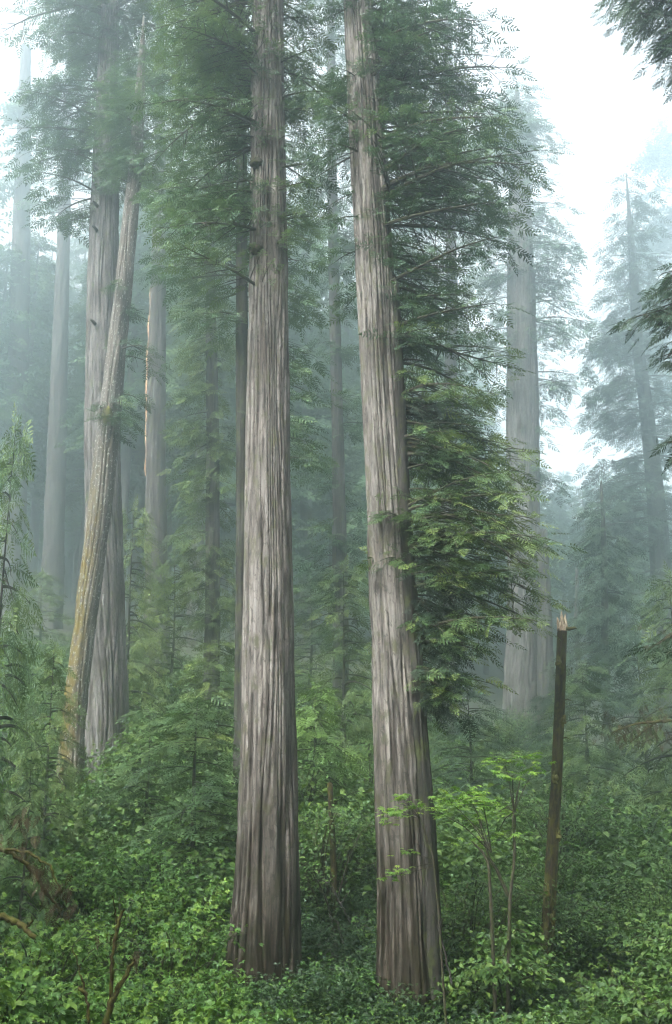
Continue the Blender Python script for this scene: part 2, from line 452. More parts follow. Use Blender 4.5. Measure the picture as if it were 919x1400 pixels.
def whorls(fol, wood, rng, tr, org, z0, z1, n, L0, L1, **k):
    """branches all round the stem between two heights"""
    for i in range(n):
        q = (i + rng.uniform(0, 1)) / n; z = z0 + (z1 - z0) * q
        L = (L0 + (L1 - L0) * q) * rng.uniform(.65, 1.15)
        kk = dict(k); kk['el'] = rng.uniform(*k.get('el', (0., .3))); kk['droop'] = rng.uniform(*k.get('droop', (.2, .45)))
        kk['nsec'] = int(np.clip(L * k.get('sec', 4.), 5, 16)); kk.pop('sec', None); kk['r0'] = .016 * L + .01
        branch(fol, wood, rng, tr.c(z) - org, rng.uniform(0, 2 * pi), L, **kk)


def tree(name, label, tr, mat, fmat, seed, boxes=(), wh=(), bk=None, group=None, **tk):
    rng = np.random.default_rng(seed); org = tr.base
    root = empty(name, org, label, 'tree', group)
    w, f = Acc(), Acc()
    tr.build(w, seed=seed, origin=org, **tk)
    bw = Acc()
    bk = dict(bk or {}); k_ = tr.k; bk['sl'] = bk.get('sl', .5) * k_; bk['sec'] = bk.get('sec', 3.6) / k_
    wh = [(a[0], a[1], a[2], a[3] * k_, a[4] * k_) for a in wh]
    tk['dz'] = tk.get('dz', .16) * k_; tk['ridge'] = tk.get('ridge', .16) * k_; tk['furrow'] = tk.get('furrow', .045) * k_
    crown_boxes(f, bw, rng, tr, org, boxes, **bk)
    for a in wh:
        whorls(f, bw, rng, tr, org, *a[:5], **{**{k: v for k, v in bk.items() if k != 'dep'}, **(a[5] if len(a) > 5 else {})})
    t = part('trunk', w.mesh('trunk', M[mat], True), root)
    if f.n: part('crown', f.mesh2('crown', M[fmat], bw, M['limb']), root)
    return root


def blob(acc, c, rx, ry, rz, seed, rough=.35):
    n, m = 18, 12
    A, B = np.meshgrid(np.arange(n) * 2 * pi / n, np.linspace(.02, pi - .02, m), indexing='xy')
    q = 1 + rough * (vnoise(A / (2 * pi) * 6, B * 3 + seed, 6) - .5) * 2
    V = np.stack([c[0] + rx * q * np.cos(A) * np.sin(B), c[1] + ry * q * np.sin(A) * np.sin(B), c[2] + rz * q * np.cos(B)], -1).reshape(-1, 3)
    i, j = np.meshgrid(np.arange(m - 1), np.arange(n), indexing='ij'); j2 = (j + 1) % n
    Fq = np.stack([i * n + j, (i + 1) * n + j, (i + 1) * n + j2, i * n + j2], -1).reshape(-1, 4)
    uv = np.stack([np.stack([j, i], -1)] * 4, 2).reshape(-1, 2) * .08
    acc.add(V, Fq, None, uv)


# ================================================================== SETTING
gx = np.concatenate([np.linspace(-275, -45, 30)[:-1], np.linspace(-45, 45, 181), np.linspace(45, 275, 30)[1:]])
gy = np.concatenate([np.linspace(-60, 0, 16)[:-1], np.linspace(0, 80, 161), np.linspace(80, 435, 76)[1:]])
GX, GYY = np.meshgrid(gx, gy, indexing='xy')
acc = Acc(); nx, ny = len(gx), len(gy)
i, j = np.meshgrid(np.arange(ny - 1), np.arange(nx - 1), indexing='ij')
acc.add(np.stack([GX, GYY, ground(GX, GYY)], -1).reshape(-1, 3), np.stack([i * nx + j, i * nx + j + 1, (i + 1) * nx + j + 1, (i + 1) * nx + j], -1).reshape(-1, 4))
props(part('forest_ground', acc.mesh('forest_ground', M['soil'], True)), kind='structure')

# ================================================================== THE BIG TREES
# --- middle redwood
tC = Trunk([(-30, 367, 38), (100, 366, 46), (230, 367, 49), (400, 367, 54), (560, 366, 60), (700, 366, 64), (860, 366, 71), (1000, 366, 76), (1100, 365, 81), (1200, 364, 87), (1260, 362, 91), (1310, 361, 95)], 29, top=41)
NEAR = dict(kind='mid', sl=.52, nspr=5, hang=.18, droop=(.1, .4), el=(-.05, .3), tips=.12, tin=.25, sec=4.6)
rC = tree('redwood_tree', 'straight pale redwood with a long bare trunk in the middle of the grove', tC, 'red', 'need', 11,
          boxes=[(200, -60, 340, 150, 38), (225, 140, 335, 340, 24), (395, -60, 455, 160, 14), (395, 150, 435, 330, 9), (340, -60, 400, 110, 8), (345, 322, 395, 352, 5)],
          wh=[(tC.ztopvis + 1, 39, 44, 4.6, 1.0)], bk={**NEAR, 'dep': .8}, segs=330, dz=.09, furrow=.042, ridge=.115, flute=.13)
a = Acc()
for z, s_ in ((at(0, 235, 29)[0][2], .22), (at(0, 352, 29)[0][2], .2)):
    c = tC.c(z) + np.array([-tC.rad(z) * .55, -tC.rad(z) * .85, 0]) - tC.base
    a = Acc(); blob(a, c, s_, s_, s_ * .8, z)
    part('burl', a.mesh('burl', M['limb'], True), rC)

# --- second redwood (leans left) and its dark companion
t2 = Trunk([(-30, 488, 38), (0, 490, 40), (150, 499, 46), (300, 508, 51), (400, 514, 54), (560, 523, 58), (700, 531, 61), (860, 539, 66), (1000, 546, 69), (1100, 550, 72), (1200, 554, 76), (1300, 556, 83), (1365, 558, 96)], 27.5, top=38)
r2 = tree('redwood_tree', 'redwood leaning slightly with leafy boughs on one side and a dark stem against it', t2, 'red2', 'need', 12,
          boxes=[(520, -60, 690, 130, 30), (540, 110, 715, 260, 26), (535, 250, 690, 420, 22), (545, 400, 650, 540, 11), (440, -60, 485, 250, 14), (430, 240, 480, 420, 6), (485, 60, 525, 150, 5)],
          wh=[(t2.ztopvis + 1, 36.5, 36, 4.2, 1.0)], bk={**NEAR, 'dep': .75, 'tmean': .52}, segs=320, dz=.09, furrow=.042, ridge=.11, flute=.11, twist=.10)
tK = Trunk([(380, 541, 8), (480, 545, 12), (600, 548, 18), (700, 551, 23), (840, 560, 27), (930, 569, 23), (1000, 573, 23), (1100, 582, 24), (1200, 587, 27), (1350, 591, 36)], 27.1)
rK = tree('young_conifer', 'dark slim conifer with layered yellow-green boughs pressed against the leaning redwood', tK, 'dark', 'needy', 13,
     boxes=[(590, 500, 690, 620, 13), (600, 620, 725, 720, 19), (560, 660, 640, 760, 7), (600, 720, 735, 850, 21), (575, 840, 690, 940, 15), (580, 900, 640, 1000, 7), (500, 700, 530, 800, 3), (560, 430, 640, 540, 8)],
     bk=dict(kind='mid', sl=.48, nspr=5, tin=.12, spread=1.2, hang=.2, dep=.75, el=(-.12, .35), droop=(.08, .5), tmean=.42, tips=.34, sec=4.6), segs=90, dz=.16, furrow=.03, flute=.1)

rngk = np.random.default_rng(99); f, w = Acc(), Acc()
crown_boxes(f, w, rngk, tK, tK.base, [(585, 870, 640, 1000, 16), (580, 760, 650, 860, 8), (590, 560, 640, 640, 6)], dep=.4, kind='mid', sl=.46, nspr=5, hang=.6, el=(-.3, .1), droop=(.3, .6), tin=.15, tmean=.35, sec=5.)
part('drooping_bough', f.mesh2('drooping_bough', M['needd'], w, M['limb']), rK)

# --- left pair
tL = Trunk([(60, 149, 28), (230, 144, 35), (400, 141, 44), (640, 140, 50), (860, 143, 57), (1000, 147, 60), (1050, 148, 62)], 43, top=47)
rL = tree('redwood_tree', 'upright redwood with a mossy trunk leaning across its front', tL, 'left', 'need', 14,
          boxes=[(60, -40, 150, 130, 26), (10, 120, 130, 190, 12), (140, -60, 220, 160, 24), (40, 170, 140, 240, 10), (160, 120, 230, 260, 16), (50, 260, 115, 320, 4), (150, 225, 200, 270, 4)],
          wh=[(tL.ztopvis + 2, tL.z1 - 1, 40, 5.5, 1.2)], bk=dict(kind='mid', sl=.75, nspr=4, dep=.8, hang=.3), segs=160, dz=.16, furrow=.06, ridge=.19, flute=.14)
tS = Trunk([(150, 190, 17), (225, 186, 18), (300, 178, 21), (400, 168, 25), (480, 159, 27), (560, 151, 30), (640, 143, 33), (740, 131, 31), (860, 116, 30), (940, 106, 31), (1020, 99, 34)], 40.6, top=at(0, 20, 40.6)[0][2])
rS = tree('leaning_tree', 'leaning trunk coated with ochre moss crossing in front of an upright redwood', tS, 'lean', 'need', 15,
          boxes=[(130, 60, 250, 250, 44), (150, 150, 230, 250, 16), (190, 470, 215, 500, 3), (150, 380, 180, 430, 3), (135, 540, 185, 600, 7), (180, 540, 200, 580, 3)], bk=dict(kind='mid', sl=.6, nspr=4, dep=.8), segs=110, dz=.16, furrow=.035, ridge=.2, flute=.1)
for py, s_ in ((572, .42), (648, .13), (395, .14)):
    z = at(0, py, tS.Y)[0][2]; a = Acc()
    blob(a, tS.c(z) + np.array([-.1 if py != 572 else 0, -tS.rad(z) * .8, 0]) - tS.base, s_ * .8, s_ * .6, s_ * 1.3, py, .28)
    part('mossy_burl', a.mesh('mossy_burl', M['burl'], True), rS)
for py in (245, 268, 292, 325, 452):
    z = at(0, py, tL.Y)[0][2]; a = Acc(); c = tL.c(z) - tL.base; r_ = tL.rad(z)
    tube(a, [c + [-.2, -r_ * .7, 0], c + [-.3, -r_ - .25, .05], c + [-.35, -r_ - .5, .02]], [.12, .1, .05], 7)
    part('branch_stub', a.mesh('branch_stub', M['limb'], True), rL)

# --- split trunk behind the left pair
t3 = Trunk([(-20, 219, 10), (200, 219, 15), (370, 217, 20), (500, 214, 25), (650, 213, 28), (800, 214, 32), (890, 214, 38)], 58, top=48)
r3 = tree('split_trunk_tree', 'dim grey trunk with a strip of orange bare wood down one edge', t3, 'far', 'need', 16,
          boxes=[(190, 230, 300, 380, 24), (200, 60, 290, 240, 18)], bk=dict(kind='mid', sl=.9, nspr=4, dep=.7), segs=80, dz=.25, furrow=.05, ridge=.25)
z0, z1 = at(0, 652, t3.Y)[0][2], at(0, 395, t3.Y)[0][2]
a = Acc(); zs = np.linspace(z0, z1, 30)
P_ = [t3.c(z) + np.array([-t3.rad(z) * .93 + .05 * sin(z * 1.7), -t3.rad(z) * .28, 0]) - t3.base for z in zs]
tube(a, P_, (.10 * np.sin(np.linspace(.15, pi - .05, 30)) + .04) * (1 + .3 * np.sin(zs * 2.1)), 8); part('bare_wood_scar', a.mesh('bare_wood_scar', M['scar'], True), r3)

# --- dark tree behind the middle redwood, pale-stemmed conifer beside it
t4 = Trunk([(-20, 329, 13), (480, 331, 17), (700, 333, 20), (900, 334, 25), (1000, 334, 28)], 38, top=43)
tree('conifer_tree', 'dark conifer whose trunk just shows behind the edge of the middle redwood', t4, 'dark', 'need', 17,
     boxes=[(195, 40, 330, 220, 24), (205, 210, 330, 390, 24), (390, 340, 445, 520, 14), (395, 500, 440, 660, 12), (260, 360, 330, 470, 8), (395, 100, 440, 340, 14)],
     wh=[(t4.ztopvis, t4.z1 - 1, 24, 4, 1.2)], bk=dict(kind='mid', sl=.7, nspr=4, dep=.7), segs=60, dz=.25, furrow=.03)
t5 = Trunk([(330, 287, 11), (450, 289, 15), (600, 291, 18), (850, 291, 21)], 49, top=at(0, 255, 49)[0][2])
tree('conifer_tree', 'pale-stemmed conifer clothed in hanging grey-green boughs beside the middle redwood', t5, 'far', 'hem', 18,
     boxes=[(245, 380, 330, 540, 30), (240, 530, 330, 700, 34), (235, 690, 330, 860, 34), (265, 300, 320, 390, 10)],
     bk=dict(kind='mid', sl=.75, nspr=4, dep=.8, el=(-.1, .15), droop=(.25, .5), hang=.4), segs=60, dz=.25)

# --- tree between the two redwoods, far back, and one behind the leaning redwood's crown
t6 = Trunk([(0, 452, 10), (300, 455, 14), (600, 462, 17), (860, 466, 22)], 52, top=46)
tree('conifer_tree', 'hazy conifer filling the gap between the two near redwoods', t6, 'far', 'need', 19,
     boxes=[(405, -40, 500, 180, 34), (410, 170, 500, 340, 28), (440, 330, 500, 480, 16), (455, 460, 505, 600, 10), (420, 640, 500, 760, 12), (400, 760, 500, 900, 18)],
     bk=dict(kind='mid', sl=.85, nspr=4, dep=.7), segs=50, dz=.3)
t7 = Trunk([(0, 612, 10), (400, 618, 16), (760, 611, 20), (850, 610, 22)], 56, top=44)
tree('conifer_tree', 'pale trunk glimpsed behind the yellow-green boughs of the slim conifer', t7, 'far', 'need', 20,
     boxes=[(560, 120, 660, 330, 22), (565, 330, 650, 520, 18), (570, 500, 660, 640, 12)], bk=dict(kind='mid', sl=.85, nspr=4, dep=.7), segs=60, dz=.3)

# --- far right redwood with its broken second stem
t8 = Trunk([(200, 709, 24), (290, 711, 30), (400, 713, 38), (600, 715, 46), (740, 716, 43), (860, 715, 45), (1000, 713, 56)], 62, top=at(0, 110, 62)[0][2])
tree('redwood_tree', 'thick pale redwood standing back in the mist near the broken snag', t8, 'left', 'need', 21,
     boxes=[(660, 150, 760, 300, 26), (730, 270, 790, 420, 24), (640, 300, 700, 460, 22), (735, 400, 800, 540, 14), (640, 440, 700, 560, 12), (735, 560, 770, 680, 8)],
     wh=[(at(0, 200, t8.Y)[0][2], at(0, 120, t8.Y)[0][2], 30, 3.6, 1)], bk=dict(kind='mid', sl=.9, nspr=3, dep=.8, hang=.35), segs=120, dz=.22, furrow=.08, ridge=.26, flute=.16)
t9 = Trunk([(722, 742, 13), (800, 744, 18), (900, 746, 22), (1000, 747, 26)], 61)
r9 = tree('broken_trunk', 'narrow broken trunk standing tight beside the thick misty redwood', t9, 'far', 'need', 22, segs=60, dz=.2, furrow=.05, ridge=.25, jag=.5)
a = Acc(); z = t9.z1 - .25
for k in range(6):
    b_ = t9.c(z) - t9.base + np.array([.24 * cos(k * 1.05), .24 * sin(k * 1.05), -.15])
    tube(a, [b_, b_ + [.05 * cos(k * 2.), 0, .3], b_ + [.1 * cos(k * 3.), .05, .45 + .25 * sin(k * 2.3)]], [.1, .07, .012], 5)
part('splintered_top', a.mesh('splintered_top', M['far'], True), r9)

# --- the mossy snag
tN = Trunk([(852, 769, 13), (950, 766, 14), (1100, 759, 16), (1200, 753, 17), (1300, 748, 19)], 30)
rN = tree('tree_snag', 'thin mossy brown snag with a pale splintered broken top', tN, 'snag', 'dead', 23, segs=60, dz=.06, furrow=.03, ridge=.09, flute=.3, jag=.25)
a = Acc(); z = tN.z1; c = tN.c(z) - tN.base
for k in range(7):
    q = k * 2 * pi / 7 + .4 * sin(k * 5.); b_ = c + np.array([.09 * cos(q), .09 * sin(q), -.18]); h_ = (.30, .52, .18, .42, .26, .60, .22)[k]
    tube(a, [b_, b_ + [.02 * cos(q), .02 * sin(q), h_ * .6], b_ + [.05 * cos(q), .05 * sin(q), h_]], [.075, .06, .012], 5)
part('splintered_top', a.mesh('splintered_top', M['wood'], True), rN)
for py, ox in ((905, -.10), (985, .10), (1065, -.06), (1140, .11), (1215, -.11), (1255, .08)):
    z_ = at(0, py, 30)[0][2]; k_ = Acc(); blob(k_, tN.c(z_) - tN.base + np.array([ox, -tN.rad(z_) * .7, 0]), .09, .08, .16, py, .6); part('moss_patch', k_.mesh('moss_patch', M['burl']), rN)
a = Acc(); tube(a, [c + [.06, 0, -.10], c + [.2, -.05, -.13], c + [.36, -.06, -.10], c + [.42, -.06, -.12]], [.07, .06, .045, .02], 7)
part('branch_stub', a.mesh('branch_stub', M['mosslimb'], True), rN)
for py, sd in ((958, 1), (1010, 1), (1120, -1)):
    z = at(0, py, 30)[0][2]; q = tN.c(z) - tN.base; a = Acc()
    tube(a, [q, q + [sd * .22, -.1, .04], q + [sd * .34, -.12, -.02]], [.035, .02, .006], 5); part('dead_twig', a.mesh('dead_twig', M['mosslimb'], True), rN)

# --- right hand conifers in the fog
tA = Trunk([(330, 863, 9), (400, 868, 13), (480, 873, 16), (560, 884, 19), (640, 893, 22), (720, 900, 26), (830, 907, 31)], 66, top=at(0, 235, 66)[0][2])
tree('conifer_tree', 'bent dark conifer with spreading flat boughs fading into the fog', tA, 'dark', 'needd', 24,
     boxes=[(815, 400, 880, 480, 16), (800, 470, 880, 570, 24), (810, 560, 890, 660, 22), (800, 640, 890, 760, 22), (880, 380, 960, 560, 20), (900, 540, 990, 760, 22), (830, 300, 900, 400, 14), (820, 740, 900, 850, 10)],
     wh=[(at(0, 380, tA.Y)[0][2], at(0, 240, tA.Y)[0][2], 22, 3.0, .6)], bk=dict(kind='mid', sl=.95, nspr=3, dep=.8, el=(0, .2), droop=(.25, .45), hang=.35), segs=50, dz=.3)
tB = Trunk([(655, 822, 3), (750, 826, 8), (900, 828, 11), (960, 829, 12)], 54)
tree('conifer_tree', 'small pointed conifer with a bare leader in front of the bent conifer', tB, 'dark', 'needd', 25,
     boxes=[(800, 690, 850, 760, 12), (780, 750, 870, 830, 22), (770, 820, 880, 900, 24), (765, 890, 890, 970, 26)],
     bk=dict(kind='mid', sl=.75, nspr=4, dep=.9, el=(.05, .3), droop=(.4, .7), hang=.35), segs=30, dz=.25)
tF = Trunk([(150, 938, 8), (400, 935, 16), (700, 932, 26), (900, 930, 30)], 92, top=at(0, 110, 92)[0][2])
tree('conifer_tree', 'ghostly pale conifer rising behind the bent dark conifer', tF, 'far', 'needd', 26,
     boxes=[(880, 190, 960, 330, 26), (850, 320, 980, 470, 34), (800, 430, 920, 560, 26), (900, 560, 1000, 760, 20)],
     bk=dict(kind='far', sl=1.3, nspr=3, dep=.8, hang=.3), segs=30, dz=.5)

# --- far trunks at the left
tG = Trunk([(60, 96, 10), (350, 86, 18), (600, 78, 26), (740, 74, 28), (830, 70, 32)], 74, top=55)
tree('redwood_tree', 'ghostly ribbed redwood trunk in the blue fog beyond the leaning pair', tG, 'far', 'need', 27,
     boxes=[(60, 60, 130, 260, 20)], bk=dict(kind='far', sl=1.0, nspr=3), segs=60, dz=.4, furrow=.08, ridge=.4, flute=.3)
tH = Trunk([(60, 36, 14), (300, 30, 24), (700, 20, 32), (830, 16, 34)], 76, top=58)
tree('redwood_tree', 'faintest broad trunk in the fog at the edge of the grove', tH, 'far', 'need', 28,
     boxes=[(-10, 120, 90, 300, 20)], bk=dict(kind='far', sl=1.1, nspr=3), segs=40, dz=.5, furrow=.08, ridge=.5)
tJ = Trunk([(655, 456, 9), (720, 456, 12), (800, 456, 14)], 80)
tree('broken_trunk', 'rounded dark stump of a far trunk in the fog between the two near redwoods', tJ, 'far', 'need', 29, segs=40, dz=.3)
tP = Trunk([(775, 789, 5), (860, 788, 6)], 72)
tree('broken_trunk', 'thin bare pole in the mist between the snag and the small pointed conifer', tP, 'far', 'need', 30, segs=24, dz=.3)
tQ = Trunk([(1062, 451, 8), (1130, 454, 8), (1200, 457, 9)], 33)
tree('broken_trunk', 'slender dead brown stem in the brush between the two near redwoods', tQ, 'snag', 'dead', 31, segs=24, dz=.08, furrow=.01, jag=.3)

# --- fog trees: the copies fade into the mist
fog = [None] * 3
for k in range(3):
    rng = np.random.default_rng(40 + k); H = 44
    tr = Trunk.__new__(Trunk); tr.z = np.arange(-1, H, .2); tr.x = .4 * np.sin(tr.z * .05 + k); tr.r = np.maximum(.75 * (1 - tr.z / H * .95), .04); tr.Y = 0; tr.k = 1.; tr.z0, tr.z1 = -1, H - .2
    w, f = Acc(), Acc(); tr.build(w, segs=36, dz=.5, furrow=.06, ridge=.4, seed=k)
    whorls(f, w, rng, tr, np.zeros(3), (14, 8, 19)[k], H - 1, 90, 5.2, .8, kind='far', sl=1.5, nspr=3, hang=.3, twigs=False)
    fog[k] = (w.mesh('fog_trunk', M['far'], True), f.mesh('fog_crown', M['need']))
spots = [(-60, 84), (10, 96), (48, 88), (118, 80), (150, 92), (190, 84), (228, 78), (262, 90), (300, 98), (345, 88), (410, 96), (440, 104), (520, 92), (570, 100), (625, 90), (655, 108), (1010, 100), (1060, 110), (-140, 100), (-100, 108), (60, 108), (100, 100), (205, 106), (385, 106), (500, 108), (600, 108), (270, 74), (420, 78), (560, 76), (-20, 76), (30, 80), (325, 76), (375, 82), (480, 84), (525, 78), (170, 74)]
low = [(690, 92), (735, 84), (765, 98), (800, 88), (835, 100), (870, 84), (905, 92), (945, 86), (600, 84), (985, 96), (720, 105), (850, 78), (775, 108), (810, 106), (-40, 90), (20, 96), (75, 104), (110, 94), (165, 100), (215, 92), (255, 84), (310, 88), (350, 98), (400, 90), (435, 100), (470, 94), (530, 88), (565, 98), (625, 104), (660, 90)]
proto = None
for q, (px, Y) in enumerate(spots + low):
    k_ = fr(Y) * .9; Y = float(far(Y)); x = at(px, 700, Y)[0][0]; rng = np.random.default_rng(q)
    k = q % 3; s = k_ * rng.uniform(.72, 1.0) * (.8 if px > 600 else 1.) * (.7 if q >= len(spots) else 1.12); s = min(s, 2.5)
    r = empty('conifer_tree', (x, Y, float(ground(x, Y)) - .3), 'faint tall conifer dissolving into the fog behind the grove', 'tree', 'faint conifers dissolving into the fog')
    r.rotation_euler = (0, 0, rng.uniform(0, 6)); r.scale = (s, s, s)
    part('trunk', fog[k][0], r); part('crown', fog[k][1], r)

# ================================================================== UNDERSTOREY CONIFERS
def young(k, H, Rb, n, mat, kind='mid', sl=.42, droop=(.25, .5), el=(.05, .35), lead=.6, nspr=4):
    rng = np.random.default_rng(60 + k)
    tr = Trunk.__new__(Trunk); tr.z = np.arange(-.4, H, .1); tr.x = .05 * np.sin(tr.z + k); tr.r = np.maximum(.014 * H * (1 - tr.z / H), .012); tr.Y = 0; tr.k = 1.; tr.z0, tr.z1 = -.4, H - .1
    w, f = Acc(), Acc(); tr.build(w, segs=14, dz=.3, furrow=.004, seed=k)
    for i in range(n):
        q = ((i + rng.uniform(0, 1)) / n) ** 1.15
        L = Rb * (1.02 - q) ** .75 * rng.uniform(.6, 1.15) + .12
        branch(f, w, rng, tr.c(.25 + q * (H - .35)), rng.uniform(0, 2 * pi), L, rng.uniform(*el), rng.uniform(*droop), sl=sl, nsec=int(np.clip(L * 5, 4, 13)), nspr=nspr, r0=.012 * L + .006, kind=kind, hang=.3, twigs=False)
    add_sprays(f, rng, np.array([tr.c(H - .45), tr.c(H - .3), tr.c(H - .2)]), np.array([[.3, .1, 1], [-.3, .2, 1], [.1, -.3, 1.]]), np.array([.35, .35, .4]), kind)
    return w.mesh('young_trunk', M['dark'], True), f.mesh('young_crown', M[mat])


YK = {'hem': [young(k, 6, 1.9, 62, 'hem') for k in range(3)], 'yel': [young(4, 6, 1.5, 60, 'needy')], 'drk': [young(5, 6, 1.9, 60, 'needd')], 'bri': [young(7, 5, 1.7, 50, 'fern', el=(.2, .5), droop=(.5, .9))]}
# px, py of the tip, Y, kind, width factor, label
sap = [
    (22, 572, 31, 'yel', .9, 'young conifer with a yellow-green tip at the edge of the grove'),
    (-18, 735, 25, 'bri', .62, 'fresh green young hemlock with arching fronds at the frame edge'),
    (75, 880, 35, 'hem', .8, 'hemlock with flat pale sprays across the foot of the leaning pair'),
    (184, 690, 47, 'hem', 1.1, 'slender hemlock standing between the leaning pair and the split trunk'),
    (240, 760, 50, 'hem', 1.2, 'bushy hemlock at the foot of the split trunk'),
    (270, 950, 34, 'yel', 1.5, 'light green sapling spreading beside the foot of the middle redwood'),
    (205, 965, 36, 'yel', 1.3, 'sapling behind the dark hollow in the brush'),
    (300, 870, 42, 'hem', 1.3, 'broad young hemlock tucked behind the middle redwood trunk'),
    (430, 930, 37, 'bri', 1.2, 'bright green sapling showing between the two redwood trunks'),
    (470, 770, 44, 'hem', 1.3, 'bushy dark hemlock tight behind the leaning redwood trunk'),
    (425, 790, 55, 'hem', 1.3, 'misty young hemlock far back between the two redwood trunks'),
    (640, 930, 40, 'drk', 1.2, 'dark young conifer under the yellow-green boughs'),
    (680, 990, 44, 'hem', 1.4, 'young hemlock at the foot of the thick misty redwood'),
    (795, 900, 45, 'hem', 1.4, 'spreading hemlock beyond the snag'),
    (868, 830, 48, 'drk', 1.4, 'dark bushy conifer under the bent conifer'),
    (915, 780, 40, 'hem', 1.2, 'green young hemlock below the fog at the frame edge'),
    (45, 1000, 30, 'yel', .6, 'olive young conifer in the brush below the leaning trunk'),
    (755, 940, 50, 'drk', 1.2, 'dark sapling behind the snag and the narrow broken trunk'),
    (60, 780, 62, 'hem', 1.4, 'misty young hemlock below the ghostly ribbed trunk'),
    (185, 850, 52, 'hem', 1.3, 'small hemlock at the base of the upright redwood'),
    (545, 830, 48, 'hem', 1.2, 'young hemlock hidden behind the leaning redwood'),
    (345, 780, 58, 'drk', 1.3, 'dark young conifer in the mist behind the middle redwood'),
]
for q, (px, py, Y, kd, wf, lab) in enumerate(sap):
    rng = np.random.default_rng(300 + q); tw, tf = YK[kd][q % len(YK[kd])]
    k_ = fr(Y); Y = float(far(Y)); p = at(px, py, Y)[0]; g = float(ground(p[0], Y)); H = max(p[2] - g, 1.2); Hm = 5 if kd == 'bri' else 6
    r = empty('young_conifer', (p[0], Y, g), lab, 'tree'); s = H / Hm
    sx = wf * k_ * min(max(s / k_, .75), 1.25); r.scale = (sx, sx, s); r.rotation_euler = (0, 0, rng.uniform(0, 6.28))
    part('trunk', tw, r); part('crown', tf, r)

# --- unseen conifers added beside and behind the viewpoint to shade ground and trunk bases
rng = np.random.default_rng(515)
ring = [(x, -9 + rng.uniform(-3, 3)) for x in np.linspace(-34, 34, 22)] + [(sd * (9 + .46 * y + rng.uniform(0, 3)), y) for y in (-3, 2, 7, 12, 17, 22, 27, 33) for sd in (-1, 1)] + [(sd * (15 + .5 * y + rng.uniform(0, 4)), y) for y in (0, 8, 15, 23, 31, 40) for sd in (-1, 1)]
for q, (x, y) in enumerate(ring):
    tw, tf = YK['hem'][q % 3]; H = rng.uniform(16, 20)
    r = empty('unseen_shade_conifer', (x, y, float(ground(x, y))), 'unseen bushy conifer added around the viewpoint for shade', 'tree', 'unseen conifers added for shade')
    r.scale = (2.1, 2.1, H / 6); r.rotation_euler = (0, 0, rng.uniform(0, 6.28))
    part('trunk', tw, r); part('crown', tf, r)

# --- near conifer just outside the frame, its boughs reaching in
tE = Trunk([(-200, 1085, 40), (400, 1080, 60), (1000, 1075, 80)], 17, top=12)
rng = np.random.default_rng(77); org = tE.base
rE = empty('near_conifer', org, 'near conifer whose dark drooping boughs reach in at the frame edge', 'tree')
w = Acc(); tE.build(w, segs=60, seed=3, origin=org); part('trunk', w.mesh('trunk', M['dark'], True), rE)
f, bw = Acc(), Acc()
for px, py, n, hh in ((838, 12, 6, .6), (870, -25, 6, .6), (905, 60, 5, .5), (930, 20, 5, .5), (925, 105, 4, .5), (885, 432, 5, .45), (905, 385, 4, .4), (925, 480, 4, .4), (925, 620, 3, .3), (930, 860, 4, .3), (900, 875, 3, .3)):
    for _ in range(n):
        dY = rng.uniform(-1.2, 1.2)
        p = at(px + rng.uniform(-22, 22), py + rng.uniform(-16, 16), 15.5 + dY)[0]
        reach(f, bw, rng, tE, p, org, el=.12, droop=.3, sl=.30, nsec=14, nspr=5, r0=.03, kind='fine', spread=.45, hang=hh, bare=.45, tmean=.4)
for i in range(30):
    branch(f, bw, rng, tE.c(rng.uniform(tE.z0 + 2, 10)) - org, rng.uniform(-1.3, 1.3), rng.uniform(1.5, 3), .1, .3, sl=.3, nsec=10, nspr=4, r0=.03, hang=.35, tmean=.4)
part('crown', f.mesh2('crown', M['needd'], bw, M['limb']), rE)

# ================================================================== BROADLEAF TEMPLATES
def leaf6(l=1., w=.36, fold=.12, droop=.18):
    return np.array([[0, 0, 0], [.30 * l, w * l, fold * l], [.68 * l, w * .8 * l, fold * l - droop * .4 * l], [l, 0, -droop * l], [.68 * l, -w * .8 * l, fold * l - droop * .4 * l], [.30 * l, -w * l, fold * l]]), np.array([[0, 3, 2, 1], [0, 5, 4, 3]])


LT, LF = leaf6()
LTT = np.array([-.05, 0, 0, .05, 0, 0])


def trifoliate():
    v, f, t = [], [], []
    for k, (a, s) in enumerate(((0, 1.), (1.25, .8), (-1.25, .8))):
        c, s_ = cos(a), sin(a); Rm = np.array([[c, -s_, 0], [s_, c, 0], [0, 0, 1]])
        v.append((LT * s) @ Rm.T + np.array([.25, 0, 0])); f.append(LF + 6 * k); t.append(LTT)
    return np.concatenate(v), np.concatenate(f), np.concatenate(t)


def palmate(n=7):
    v, f = [], []
    for k in range(n):
        a = (k - (n - 1) / 2) * .72; l = 1 - .09 * abs(k - (n - 1) / 2)
        d = np.array([cos(a), sin(a), 0]); p = np.array([-d[1], d[0], 0])
        v += [np.zeros(3), d * l * .5 + p * .17, d * l + np.array([0, 0, -.18]), d * l * .5 - p * .17]; f.append([4 * k, 4 * k + 1, 4 * k + 2, 4 * k + 3])
    return np.array(v), np.array(f), np.tile([-.05, 0, .06, 0], n)


TRI, PAL = trifoliate(), palmate()
ONE = (LT, LF, LTT)


def add_leaves(acc, rng, P, size, tpl, flat=.45, tmean=.5, tsd=.17, out=None):
    n = len(P); a = rng.uniform(0, 2 * pi, n)
    D = np.stack([np.cos(a), np.sin(a), rng.uniform(-.5, .15, n)], -1)
    if out is not None: D[:, :2] = D[:, :2] * .6 + out
    acc.inst(tpl[0], tpl[1], frames(D, flat, rng) * (size * rng.uniform(.6, 1.25, n))[:, None, None], P, np.clip(rng.normal(tmean, tsd, n), .04, .98), tpl[2])


